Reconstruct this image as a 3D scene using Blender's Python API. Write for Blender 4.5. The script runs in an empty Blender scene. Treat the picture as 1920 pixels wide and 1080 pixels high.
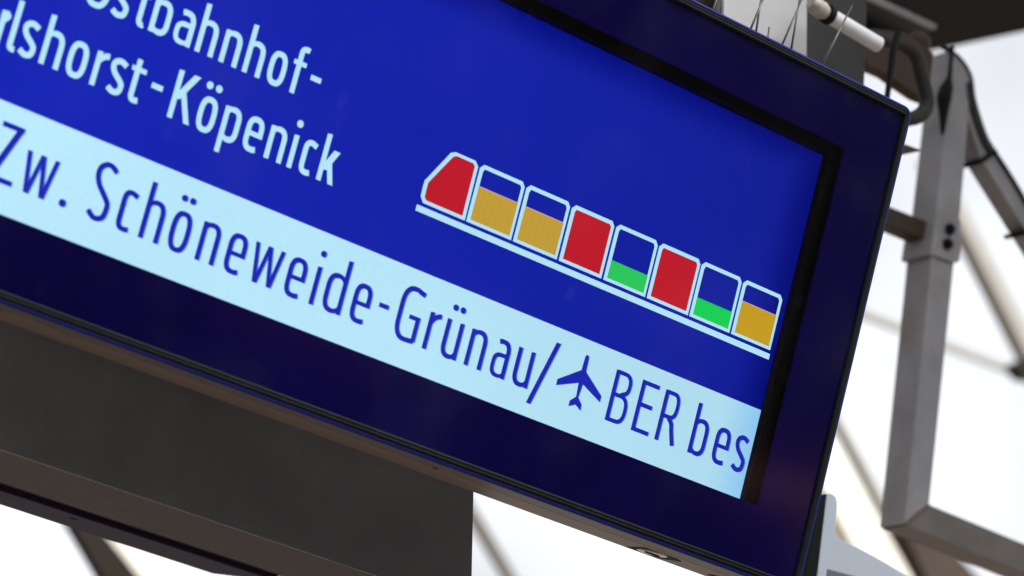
import bpy, bmesh, math, random
from mathutils import Vector, Matrix
random.seed(7)
sc = bpy.context.scene
COL = sc.collection

# ------------------------------------------------------------------ camera
TILT = math.radians(10)                       # the display leans its top towards the platform
PIV = Vector((0.0, 0.0, 3.2))                 # middle of the display front
RD = Matrix.Rotation(TILT, 3, 'X')
# camera axes in the display's own frame (right, down, forward) and its place
CAX = [Vector((0.76113332, -0.59973334, 0.24697366)),
       Vector((0.31486992, 0.00876503, -0.94909436)),
       Vector((0.5670388, 0.80015192, 0.19550935))]
CW = [RD @ v for v in CAX]
CAM_LOC = PIV + RD @ (-4.5 * CAX[2])
FPX = 6000.0
cd = bpy.data.cameras.new('camera')
cam = bpy.data.objects.new('camera', cd)
COL.objects.link(cam)
m3 = Matrix((CW[0], -CW[1], -CW[2])).transposed()
cam.matrix_world = Matrix.Translation(CAM_LOC) @ m3.to_4x4()
cd.sensor_width = 36.0
cd.lens = FPX / 1920 * 36.0
cd.clip_start = 0.05
cd.clip_end = 2000
cd.dof.use_dof = True
cd.dof.focus_distance = 4.78
cd.dof.aperture_fstop = 4.1
sc.camera = cam

# ------------------------------------------------------------------ light
EXPO = 1.25
SUN_EL, SUN_AZ = math.radians(50), math.radians(150)
w = bpy.data.worlds.new('World'); sc.world = w; w.use_nodes = True
nt = w.node_tree; nt.nodes.clear()
sky = nt.nodes.new('ShaderNodeTexSky'); sky.sky_type = 'NISHITA'; sky.sun_disc = False
sky.sun_elevation = SUN_EL; sky.sun_rotation = SUN_AZ
sky.air_density = 1.0; sky.dust_density = 3.0
hs = nt.nodes.new('ShaderNodeHueSaturation'); hs.inputs['Saturation'].default_value = 0.15
hs.inputs['Value'].default_value = 1.0
tc = nt.nodes.new('ShaderNodeTexCoord'); nz = nt.nodes.new('ShaderNodeTexNoise')
nz.inputs['Scale'].default_value = 2.6; nz.inputs['Detail'].default_value = 4
cr = nt.nodes.new('ShaderNodeMapRange'); cr.inputs['From Min'].default_value = 0.33; cr.inputs['From Max'].default_value = 0.67; cr.inputs['To Min'].default_value = 0.42; cr.inputs['To Max'].default_value = 1.6
vm = nt.nodes.new('ShaderNodeVectorMath'); vm.operation = 'SCALE'
bg = nt.nodes.new('ShaderNodeBackground'); bg.inputs['Strength'].default_value = 0.15
out = nt.nodes.new('ShaderNodeOutputWorld')
nt.links.new(sky.outputs[0], hs.inputs['Color'])
nt.links.new(tc.outputs['Generated'], nz.inputs['Vector'])
nt.links.new(nz.outputs['Fac'], cr.inputs['Value'])
nt.links.new(hs.outputs[0], vm.inputs[0]); nt.links.new(cr.outputs[0], vm.inputs['Scale'])
nt.links.new(vm.outputs[0], bg.inputs['Color']); nt.links.new(bg.outputs[0], out.inputs['Surface'])
sl = bpy.data.lights.new('sun', 'SUN'); sl.energy = 1.2; sl.angle = math.radians(12); sl.color = (1, 0.96, 0.9)
sun = bpy.data.objects.new('sun', sl); COL.objects.link(sun)
sd = Vector((math.sin(SUN_AZ) * math.cos(SUN_EL), math.cos(SUN_AZ) * math.cos(SUN_EL), math.sin(SUN_EL)))
sun.rotation_euler = sd.to_track_quat('Z', 'Y').to_euler(); sun.location = (8, 12, 14)
sc.view_settings.view_transform = 'Standard'
sc.view_settings.look = 'None'
sc.view_settings.exposure = EXPO
sc.view_settings.gamma = 1.0


def srgb(r, g, b):
    def f(c):
        c /= 255.0
        return c / 12.92 if c <= 0.04045 else ((c + 0.055) / 1.055) ** 2.4
    return (f(r), f(g), f(b))


# ------------------------------------------------------------------ materials
def mat(name, col, rough=0.5, metal=0.0, var=0.12, scale=18.0, bump=0.0, bscale=120.0, col2=None, spot=0.0, coat=0.0, spec=0.5):
    m = bpy.data.materials.new(name); m.use_nodes = True
    t = m.node_tree; b = t.nodes['Principled BSDF']
    tc = t.nodes.new('ShaderNodeTexCoord')
    n = t.nodes.new('ShaderNodeTexNoise'); n.inputs['Scale'].default_value = scale; n.inputs['Detail'].default_value = 6
    n.inputs['Roughness'].default_value = 0.65
    t.links.new(tc.outputs['Object'], n.inputs['Vector'])
    r = t.nodes.new('ShaderNodeValToRGB')
    c0 = [c * (1 - var) for c in col] + [1]; c1 = [min(1, c * (1 + var)) for c in col] + [1]
    r.color_ramp.elements[0].position = 0.3; r.color_ramp.elements[0].color = c0
    r.color_ramp.elements[1].position = 0.7; r.color_ramp.elements[1].color = c1
    t.links.new(n.outputs['Fac'], r.inputs['Fac'])
    src = r.outputs['Color']
    if col2 is not None:
        n2 = t.nodes.new('ShaderNodeTexNoise'); n2.inputs['Scale'].default_value = scale * 0.6; n2.inputs['Detail'].default_value = 8
        t.links.new(tc.outputs['Object'], n2.inputs['Vector'])
        mr = t.nodes.new('ShaderNodeMapRange'); mr.inputs['From Min'].default_value = 0.56; mr.inputs['From Max'].default_value = 0.7
        mr.inputs['To Max'].default_value = spot
        t.links.new(n2.outputs['Fac'], mr.inputs['Value'])
        mx = t.nodes.new('ShaderNodeMix'); mx.data_type = 'RGBA'
        mx.inputs['B'].default_value = (*col2, 1)
        t.links.new(mr.outputs[0], mx.inputs['Factor']); t.links.new(src, mx.inputs['A'])
        src = mx.outputs['Result']
    t.links.new(src, b.inputs['Base Color'])
    b.inputs['Roughness'].default_value = rough; b.inputs['Metallic'].default_value = metal
    b.inputs['Coat Weight'].default_value = coat
    b.inputs['Specular IOR Level'].default_value = spec
    if bump:
        n3 = t.nodes.new('ShaderNodeTexNoise'); n3.inputs['Scale'].default_value = bscale; n3.inputs['Detail'].default_value = 4
        t.links.new(tc.outputs['Object'], n3.inputs['Vector'])
        bp = t.nodes.new('ShaderNodeBump'); bp.inputs['Strength'].default_value = bump; bp.inputs['Distance'].default_value = 0.002
        t.links.new(n3.outputs['Fac'], bp.inputs['Height']); t.links.new(bp.outputs[0], b.inputs['Normal'])
    return m


def lit(name, rgb, var=0.03, edge=None, stripes=0.0, emis=1.0, far=0.86):
    """a glowing picture element of the LCD"""
    m = bpy.data.materials.new(name); m.use_nodes = True
    t = m.node_tree; t.nodes.clear()
    o = t.nodes.new('ShaderNodeOutputMaterial'); e = t.nodes.new('ShaderNodeEmission')
    tc = t.nodes.new('ShaderNodeTexCoord')
    n = t.nodes.new('ShaderNodeTexNoise'); n.inputs['Scale'].default_value = 3.2; n.inputs['Detail'].default_value = 3
    t.links.new(tc.outputs['Object'], n.inputs['Vector'])
    mr = t.nodes.new('ShaderNodeMapRange'); mr.inputs['From Min'].default_value = 0.3; mr.inputs['From Max'].default_value = 0.7
    mr.inputs['To Min'].default_value = 1 - var; mr.inputs['To Max'].default_value = 1 + var
    t.links.new(n.outputs['Fac'], mr.inputs['Value'])
    c = srgb(*rgb)
    base = t.nodes.new('ShaderNodeRGB'); base.outputs[0].default_value = (*c, 1)
    src = base.outputs[0]
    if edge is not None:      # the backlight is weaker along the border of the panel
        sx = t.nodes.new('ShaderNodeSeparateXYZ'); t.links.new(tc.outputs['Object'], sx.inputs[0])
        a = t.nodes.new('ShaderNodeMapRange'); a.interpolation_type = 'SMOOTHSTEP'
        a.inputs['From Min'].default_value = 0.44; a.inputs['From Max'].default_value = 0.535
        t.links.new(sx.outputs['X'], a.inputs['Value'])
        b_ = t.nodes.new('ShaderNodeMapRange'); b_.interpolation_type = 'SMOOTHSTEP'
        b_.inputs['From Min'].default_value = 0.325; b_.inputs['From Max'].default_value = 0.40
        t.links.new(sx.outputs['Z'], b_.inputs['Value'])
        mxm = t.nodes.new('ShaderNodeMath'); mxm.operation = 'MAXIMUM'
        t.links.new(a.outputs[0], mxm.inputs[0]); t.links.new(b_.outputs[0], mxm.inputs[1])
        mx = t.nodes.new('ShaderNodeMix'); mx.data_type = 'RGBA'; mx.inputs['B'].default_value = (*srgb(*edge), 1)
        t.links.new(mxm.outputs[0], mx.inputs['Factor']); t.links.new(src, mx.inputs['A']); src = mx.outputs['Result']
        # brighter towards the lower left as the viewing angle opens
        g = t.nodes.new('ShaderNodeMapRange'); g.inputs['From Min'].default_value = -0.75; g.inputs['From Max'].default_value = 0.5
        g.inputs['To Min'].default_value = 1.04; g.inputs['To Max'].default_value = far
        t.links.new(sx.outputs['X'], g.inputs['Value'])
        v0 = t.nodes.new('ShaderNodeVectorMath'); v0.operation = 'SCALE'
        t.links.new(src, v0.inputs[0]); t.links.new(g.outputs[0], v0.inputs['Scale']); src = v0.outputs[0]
    v = t.nodes.new('ShaderNodeVectorMath'); v.operation = 'SCALE'
    t.links.new(src, v.inputs[0]); t.links.new(mr.outputs[0], v.inputs['Scale']); src = v.outputs[0]
    # cell structure of the panel
    px = t.nodes.new('ShaderNodeTexNoise'); px.inputs['Scale'].default_value = 420; px.inputs['Detail'].default_value = 1
    t.links.new(tc.outputs['Object'], px.inputs['Vector'])
    pr = t.nodes.new('ShaderNodeMapRange'); pr.inputs['To Min'].default_value = 0.93; pr.inputs['To Max'].default_value = 1.07
    t.links.new(px.outputs['Fac'], pr.inputs['Value'])
    v2 = t.nodes.new('ShaderNodeVectorMath'); v2.operation = 'SCALE'
    t.links.new(src, v2.inputs[0]); t.links.new(pr.outputs[0], v2.inputs['Scale']); src = v2.outputs[0]
    if stripes:
        wv = t.nodes.new('ShaderNodeTexWave'); wv.inputs['Scale'].default_value = 30; wv.inputs['Distortion'].default_value = 1.5
        wv.inputs['Detail'].default_value = 1
        t.links.new(tc.outputs['Object'], wv.inputs['Vector'])
        mx = t.nodes.new('ShaderNodeMix'); mx.data_type = 'RGBA'
        mx.inputs['B'].default_value = (*srgb(176, 162, 62), 1)
        f = t.nodes.new('ShaderNodeMath'); f.operation = 'MULTIPLY'; f.inputs[1].default_value = stripes
        t.links.new(wv.outputs['Fac'], f.inputs[0]); t.links.new(f.outputs[0], mx.inputs['Factor'])
        t.links.new(src, mx.inputs['A']); src = mx.outputs['Result']
    t.links.new(src, e.inputs['Color'])
    e.inputs['Strength'].default_value = emis / (2 ** EXPO)
    t.links.new(e.outputs[0], o.inputs['Surface'])
    return m


def glass_mat():
    m = bpy.data.materials.new('clear_front_glass'); m.use_nodes = True
    t = m.node_tree; t.nodes.clear()
    o = t.nodes.new('ShaderNodeOutputMaterial'); tr = t.nodes.new('ShaderNodeBsdfTransparent')
    gl = t.nodes.new('ShaderNodeBsdfGlossy'); gl.inputs['Roughness'].default_value = 0.06
    fr = t.nodes.new('ShaderNodeFresnel'); fr.inputs['IOR'].default_value = 1.42
    tc = t.nodes.new('ShaderNodeTexCoord'); n = t.nodes.new('ShaderNodeTexNoise'); n.inputs['Scale'].default_value = 5
    t.links.new(tc.outputs['Object'], n.inputs['Vector'])
    mr = t.nodes.new('ShaderNodeMapRange'); mr.inputs['To Min'].default_value = 0.03; mr.inputs['To Max'].default_value = 0.14
    t.links.new(n.outputs['Fac'], mr.inputs['Value']); t.links.new(mr.outputs[0], gl.inputs['Roughness'])
    mx = t.nodes.new('ShaderNodeMixShader')
    mu = t.nodes.new('ShaderNodeMath'); mu.operation = 'MULTIPLY'; mu.inputs[1].default_value = 0.55
    t.links.new(fr.outputs[0], mu.inputs[0]); t.links.new(mu.outputs[0], mx.inputs[0])
    t.links.new(tr.outputs[0], mx.inputs[1]); t.links.new(gl.outputs[0], mx.inputs[2])
    # dust and wiped smears lying on the pane
    df = t.nodes.new('ShaderNodeBsdfDiffuse'); df.inputs['Color'].default_value = (0.5, 0.49, 0.47, 1)
    mask = []
    for scl, lo, hi, amt, sq in ((5.0, 0.50, 0.80, 0.007, 1.0), (520.0, 0.78, 0.84, 0.15, 1.0), (16.0, 0.66, 0.84, 0.012, 0.7)):
        mp = t.nodes.new('ShaderNodeMapping'); mp.inputs['Scale'].default_value = (1.0, 1.0, sq)
        t.links.new(tc.outputs['Object'], mp.inputs['Vector'])
        nn = t.nodes.new('ShaderNodeTexNoise'); nn.inputs['Scale'].default_value = scl; nn.inputs['Detail'].default_value = 3
        t.links.new(mp.outputs[0], nn.inputs['Vector'])
        rr = t.nodes.new('ShaderNodeMapRange'); rr.inputs['From Min'].default_value = lo; rr.inputs['From Max'].default_value = hi
        rr.inputs['To Max'].default_value = amt
        t.links.new(nn.outputs['Fac'], rr.inputs['Value']); mask.append(rr.outputs[0])
    ad = t.nodes.new('ShaderNodeMath'); ad.operation = 'ADD'; t.links.new(mask[0], ad.inputs[0]); t.links.new(mask[1], ad.inputs[1])
    a2 = t.nodes.new('ShaderNodeMath'); a2.operation = 'ADD'; t.links.new(ad.outputs[0], a2.inputs[0]); t.links.new(mask[2], a2.inputs[1])
    m2 = t.nodes.new('ShaderNodeMixShader'); t.links.new(a2.outputs[0], m2.inputs[0])
    t.links.new(mx.outputs[0], m2.inputs[1]); t.links.new(df.outputs[0], m2.inputs[2])
    t.links.new(m2.outputs[0], o.inputs['Surface'])
    return m


M_bezel = mat('navy_printed_glass', (0.0048, 0.0028, 0.058), 0.8, var=0.25, scale=3, spec=0.0)
M_rubber = mat('black_gasket', (0.007, 0.010, 0.0095), 0.75, var=0.2, scale=40, spec=0.12)
M_blue = mat('blue_paint', (0.004, 0.006, 0.11), 0.5, spec=0.2, var=0.15, scale=30)
M_rim = mat('brown_reflection_rim', (0.050, 0.030, 0.026), 0.5, var=0.2, scale=25)  # brown ground reflection on the blue rim, put into its colour
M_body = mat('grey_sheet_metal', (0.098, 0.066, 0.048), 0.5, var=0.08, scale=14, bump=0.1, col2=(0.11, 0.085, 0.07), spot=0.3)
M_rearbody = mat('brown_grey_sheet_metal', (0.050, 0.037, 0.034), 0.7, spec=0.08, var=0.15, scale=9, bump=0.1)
M_lcdframe = mat('black_lcd_frame', (0.003, 0.003, 0.003), 0.7, spec=0.1, var=0.2)
M_lcdstep = mat('glossy_black_step', (0.002, 0.002, 0.003), 0.12, spec=0.35, var=0.2)
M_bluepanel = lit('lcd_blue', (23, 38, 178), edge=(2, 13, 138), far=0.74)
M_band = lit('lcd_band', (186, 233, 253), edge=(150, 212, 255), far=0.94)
M_white = lit('lcd_white_text', (184, 233, 253))
M_ink = lit('lcd_blue_ink', (29, 40, 178))
M_ghost = lit('lcd_blue_ghost', (74, 116, 246))
M_red = lit('lcd_red', (195, 30, 46))
M_orange = lit('lcd_orange', (204, 160, 60), stripes=0.5)
M_orange2 = lit('lcd_deep_orange', (203, 161, 34))
M_green = lit('lcd_green', (46, 205, 96))
M_green2 = lit('lcd_bright_green', (22, 214, 88))
M_pink = lit('lcd_fill_rim', (214, 178, 196))
M_glass = glass_mat()
M_steel = mat('galvanised_steel', (0.25, 0.25, 0.262), 0.6, metal=0.1, spec=0.3, var=0.2, scale=7, bump=0.25, bscale=60, col2=(0.17, 0.10, 0.06), spot=0.35)
M_beamsteel = mat('weathered_brown_grey_steel', (0.13, 0.118, 0.108), 0.6, metal=0.1, spec=0.3, var=0.25, scale=7, bump=0.2, bscale=60, col2=(0.12, 0.06, 0.035), spot=0.5)
M_darksteel = mat('dark_painted_steel', (0.026, 0.026, 0.027), 0.65, var=0.2, scale=12, spec=0.15)
M_black = mat('black_rubber', (0.006, 0.006, 0.007), 0.7, spec=0.12, var=0.2)
M_hose = mat('ribbed_dark_hose', (0.026, 0.024, 0.022), 0.65, spec=0.2, var=0.2, scale=30)
M_lightpanel = mat('pale_grey_panel', (0.36, 0.365, 0.375), 0.6, var=0.03, scale=4)
M_greyback = mat('grey_back_panel', (0.125, 0.130, 0.150), 0.38, var=0.35, scale=2.2, bump=0.04, metal=0.25)
M_brownmetal = mat('brown_metal', (0.048, 0.033, 0.024), 0.65, spec=0.15, var=0.15, scale=12)
M_purple = mat('dark_purple_paint', (0.014, 0.008, 0.028), 0.7, var=0.15, spec=0.08)
M_whitetube = mat('white_sleeve', (0.58, 0.59, 0.62), 0.5, var=0.06, scale=20)
M_cream = mat('cream_cap', (0.36, 0.33, 0.28), 0.6, var=0.3, scale=60)
M_beam = mat('cream_painted_beam', (0.66, 0.63, 0.54), 0.6, var=0.1, scale=2)
M_beamdark = mat('brown_painted_beam', (0.018, 0.014, 0.011), 0.8, spec=0.1, var=0.2, scale=3)
M_soffit = mat('beige_soffit', (0.48, 0.42, 0.33), 0.7, var=0.08, scale=1)
M_beammid = mat('grey_brown_painted_beam', (0.10, 0.09, 0.075), 0.7, var=0.15, scale=2)
M_beamgrey = mat('grey_painted_beam', (0.26, 0.25, 0.22), 0.6, var=0.15, scale=2)
M_rust = mat('rusty_weld', (0.16, 0.085, 0.045), 0.8, var=0.4, scale=60)
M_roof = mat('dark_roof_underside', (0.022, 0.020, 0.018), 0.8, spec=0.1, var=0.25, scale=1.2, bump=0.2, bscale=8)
M_ground = mat('warm_platform_paving', (0.26, 0.215, 0.18), 0.8, var=0.2, scale=1.5)
M_wall = mat('dark_brick_wall', (0.018, 0.013, 0.015), 0.85, var=0.35, scale=0.5)
M_streak = mat('rose_reflection_streak', (0.72, 0.28, 0.28), 0.8, var=0.2, scale=1.5)
M_walltrim = mat('brick_pilaster', (0.04, 0.022, 0.022), 0.85, var=0.3, scale=0.8)
M_bracket = mat('pale_blue_grey_enamel', (0.50, 0.57, 0.66), 0.45, var=0.03, scale=5)
M_chrome = mat('nickel_latch', (0.34, 0.30, 0.26), 0.28, metal=1.0, var=0.2, scale=200)
M_wire = mat('steel_wire', (0.06, 0.06, 0.06), 0.4, metal=0.6, var=0.2, scale=80)


# ------------------------------------------------------------------ helpers
def tag(o, label=None, cat=None, group=None, kind=None):
    if label: o['label'] = label
    if cat: o['category'] = cat
    if group: o['group'] = group
    if kind: o['kind'] = kind
    return o


def thing(name, label, cat, loc=(0, 0, 0), rot=(0, 0, 0), group=None):
    o = bpy.data.objects.new(name, None); COL.objects.link(o)
    o.location = loc; o.rotation_euler = rot; o.empty_display_size = 0.1
    return tag(o, label, cat, group)


def link(name, me, parent=None, mats=()):
    for m in mats: me.materials.append(m)
    o = bpy.data.objects.new(name, me); COL.objects.link(o)
    if parent is not None: o.parent = parent
    return o


def from_bm(name, bm, m, parent=None, smooth=False):
    bmesh.ops.recalc_face_normals(bm, faces=bm.faces)
    me = bpy.data.meshes.new(name); bm.to_mesh(me); bm.free()
    if smooth:
        for p in me.polygons: p.use_smooth = True
    return link(name, me, parent, m if isinstance(m, (list, tuple)) else (m,))


def add_prism(bm, front, depth, mi=0):
    """front: 3D points of the front outline; depth: a vector"""
    d = Vector(depth)
    a = [bm.verts.new(p) for p in front]; b = [bm.verts.new(Vector(p) + d) for p in front]
    fs = [bm.faces.new(a), bm.faces.new(list(reversed(b)))]
    n = len(a)
    for i in range(n):
        fs.append(bm.faces.new((a[i], b[i], b[(i + 1) % n], a[(i + 1) % n])))
    for f in fs: f.material_index = mi
    return fs


def add_box(bm, x0, x1, y0, y1, z0, z1, mi=0):
    return add_prism(bm, [(x0, y0, z0), (x1, y0, z0), (x1, y0, z1), (x0, y0, z1)], (0, y1 - y0, 0), mi)


def bevel(bm, w, seg=2):
    bmesh.ops.remove_doubles(bm, verts=bm.verts, dist=1e-6)
    bmesh.ops.bevel(bm, geom=[e for e in bm.edges], offset=w, segments=seg, affect='EDGES', profile=0.5)


def add_tube(bm, pts, r, seg=14, cap=True, mi=0):
    pts = [Vector(p) for p in pts]; n = len(pts)
    rs = r if isinstance(r, (list, tuple)) else [r] * n
    rings = []; ref = Vector((0.31, 0.2, 0.93))
    for i, p in enumerate(pts):
        t = (pts[min(i + 1, n - 1)] - pts[max(i - 1, 0)]).normalized()
        u = t.cross(ref).normalized(); v = t.cross(u).normalized()
        rings.append([bm.verts.new(p + rs[i] * (math.cos(2 * math.pi * k / seg) * u + math.sin(2 * math.pi * k / seg) * v)) for k in range(seg)])
    for i in range(n - 1):
        for k in range(seg):
            f = bm.faces.new((rings[i][k], rings[i][(k + 1) % seg], rings[i + 1][(k + 1) % seg], rings[i + 1][k])); f.smooth = True; f.material_index = mi
    if cap:
        bm.faces.new(rings[0]).material_index = mi; bm.faces.new(list(reversed(rings[-1]))).material_index = mi


def smooth_path(pts, sub=6):
    pts = [Vector(p) for p in pts]; out = []
    for i in range(len(pts) - 1):
        p0 = pts[max(i - 1, 0)]; p1 = pts[i]; p2 = pts[i + 1]; p3 = pts[min(i + 2, len(pts) - 1)]
        for k in range(sub):
            t = k / sub
            out.append(0.5 * ((2 * p1) + (p2 - p0) * t + (2 * p0 - 5 * p1 + 4 * p2 - p3) * t * t + (3 * p1 - p0 - 3 * p2 + p3) * t ** 3))
    out.append(pts[-1]); return out


def at(x, y, Y):
    """the point of the world plane Y that a sight line meets (survey of the photograph)"""
    d = CW[0] * ((x - 960) / FPX) + CW[1] * ((y - 540) / FPX) + CW[2]
    return CAM_LOC + d * ((Y - CAM_LOC.y) / d.y)


def at_z(x, y, Z):
    d = CW[0] * ((x - 960) / FPX) + CW[1] * ((y - 540) / FPX) + CW[2]
    return CAM_LOC + d * ((Z - CAM_LOC.z) / d.z)


def slab(name, poly, Y, depth, m, parent=None, bev=0.0):
    bm = bmesh.new(); add_prism(bm, [at(x, y, Y) for x, y in poly], (0, depth, 0))
    if bev: bevel(bm, bev)
    return from_bm(name, bm, m, parent)


def base_at(x, y, Y): return at(x, y, Y)


def reroot(root, parts):
    """keep parts where they are while hanging them on the root"""
    for p in parts:
        p.parent = root; p.matrix_parent_inverse = root.matrix_basis.inverted()


# ------------------------------------------------------------------ the setting
def ground():
    bm = bmesh.new(); n = 14; s = 70.0
    v = [[bm.verts.new((-s + 2 * s * i / n, -s + 2 * s * j / n, 0)) for j in range(n + 1)] for i in range(n + 1)]
    for i in range(n):
        for j in range(n): bm.faces.new((v[i][j], v[i + 1][j], v[i + 1][j + 1], v[i][j + 1]))
    o = from_bm('platform_ground', bm, M_ground); tag(o, kind='structure'); return o


ground()


def added_wall():
    """unseen dark wall added behind the camera so the glass reflects less light"""
    bm = bmesh.new(); d = Vector((0.80, 0.60, 0)); n = Vector((0.60, -0.80, 0)); c = Vector((2.0, -20.0, 0))
    add_prism(bm, [c - d * 45, c + d * 45, c + d * 45 + Vector((0, 0, 8)), c - d * 45 + Vector((0, 0, 8))], n * 0.6)
    o = from_bm('added_wall', bm, M_wall); tag(o, kind='structure')
    for k in range(-14, 15):                             # pilasters and a cornice give the wall its relief
        q = c + d * (k * 3.0)
        bm = bmesh.new(); add_prism(bm, [q, q + d * 0.5, q + d * 0.5 + Vector((0, 0, 7.2)), q + Vector((0, 0, 7.2))], -n * 0.25)
        from_bm('pilaster', bm, M_walltrim, o)
    for k in range(-8, 9):                               # rose strips added so their reflections streak the bezel
        q = c + d * (7.9 + k * 3.7) + Vector((0, 0, 3.36))
        bm = bmesh.new(); add_prism(bm, [q, q + d * 1.25, q + d * 1.25 + Vector((0, 0, 0.24)), q + Vector((0, 0, 0.24))], -n * 0.3)
        from_bm('streak_strip', bm, M_streak, o)
    # unseen wall added to keep the left sky light off the post
    bm = bmesh.new(); add_box(bm, -13.0, -12.4, -24.0, 26.0, 0.0, 12.0); f = from_bm('side_blocker', bm, M_wall, o)
    for k in range(16):
        bm = bmesh.new(); add_box(bm, -12.39, -12.15, -23.5 + k * 3.2, -22.9 + k * 3.2, 0.0, 11.6); from_bm('pilaster', bm, M_walltrim, o)


added_wall()


def station_roof():
    # dark canopy above the platform; its outer edge shows in the upper right of the view
    Z = 6.4
    a = at_z(1770, 85, Z); b = at_z(1925, 52, Z)
    d = (b - a).normalized(); nrm = Vector((d.y, -d.x, 0))
    if nrm.dot(CAM_LOC - a) < 0: nrm = -nrm
    p = [a - d * 16, a + d * 16, a + d * 16 + nrm * 3.4, a - d * 16 + nrm * 3.4]
    root = thing('station_roof', 'dark brown platform canopy whose edge crosses the sky at top right', 'roof', loc=tuple(a))
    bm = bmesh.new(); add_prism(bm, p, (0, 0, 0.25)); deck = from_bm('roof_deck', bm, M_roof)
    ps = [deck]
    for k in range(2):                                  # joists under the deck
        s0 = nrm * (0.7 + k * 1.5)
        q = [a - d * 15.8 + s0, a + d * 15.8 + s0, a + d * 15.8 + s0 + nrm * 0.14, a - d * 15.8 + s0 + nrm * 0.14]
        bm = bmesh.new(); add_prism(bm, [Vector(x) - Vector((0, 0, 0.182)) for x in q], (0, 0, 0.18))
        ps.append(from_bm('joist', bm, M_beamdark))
    p0 = at_z(1850, 40, Z); s0 = (p0 - a).dot(nrm)          # deep dark girder a little inside the edge
    q = [a - d * 15.9 + nrm * s0, a + d * 15.9 + nrm * s0, a + d * 15.9 + nrm * (s0 + 0.9), a - d * 15.9 + nrm * (s0 + 0.9)]
    bm = bmesh.new(); add_prism(bm, [Vector(x) - Vector((0, 0, 0.07)) for x in q], (0, 0, 0.068))
    ps.append(from_bm('edge_girder', bm, M_black))
    reroot(root, ps)


station_roof()

# ------------------------------------------------------------------ lettering
OS = 0.8


def arc(cx, cy, rx, ry, a0, a1, n=16, p=2.5):
    pts = []
    for i in range(n + 1):
        a = math.radians(a0 + (a1 - a0) * i / n); c, s = math.cos(a), math.sin(a)
        pts.append((cx + rx * math.copysign(abs(c) ** (2 / p), c), cy + ry * math.copysign(abs(s) ** (2 / p), s)))
    return pts


def catm(pts, sub=7):
    return [(v.x, v.y) for v in smooth_path([Vector((a, b, 0)) for a, b in pts], sub)]


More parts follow.
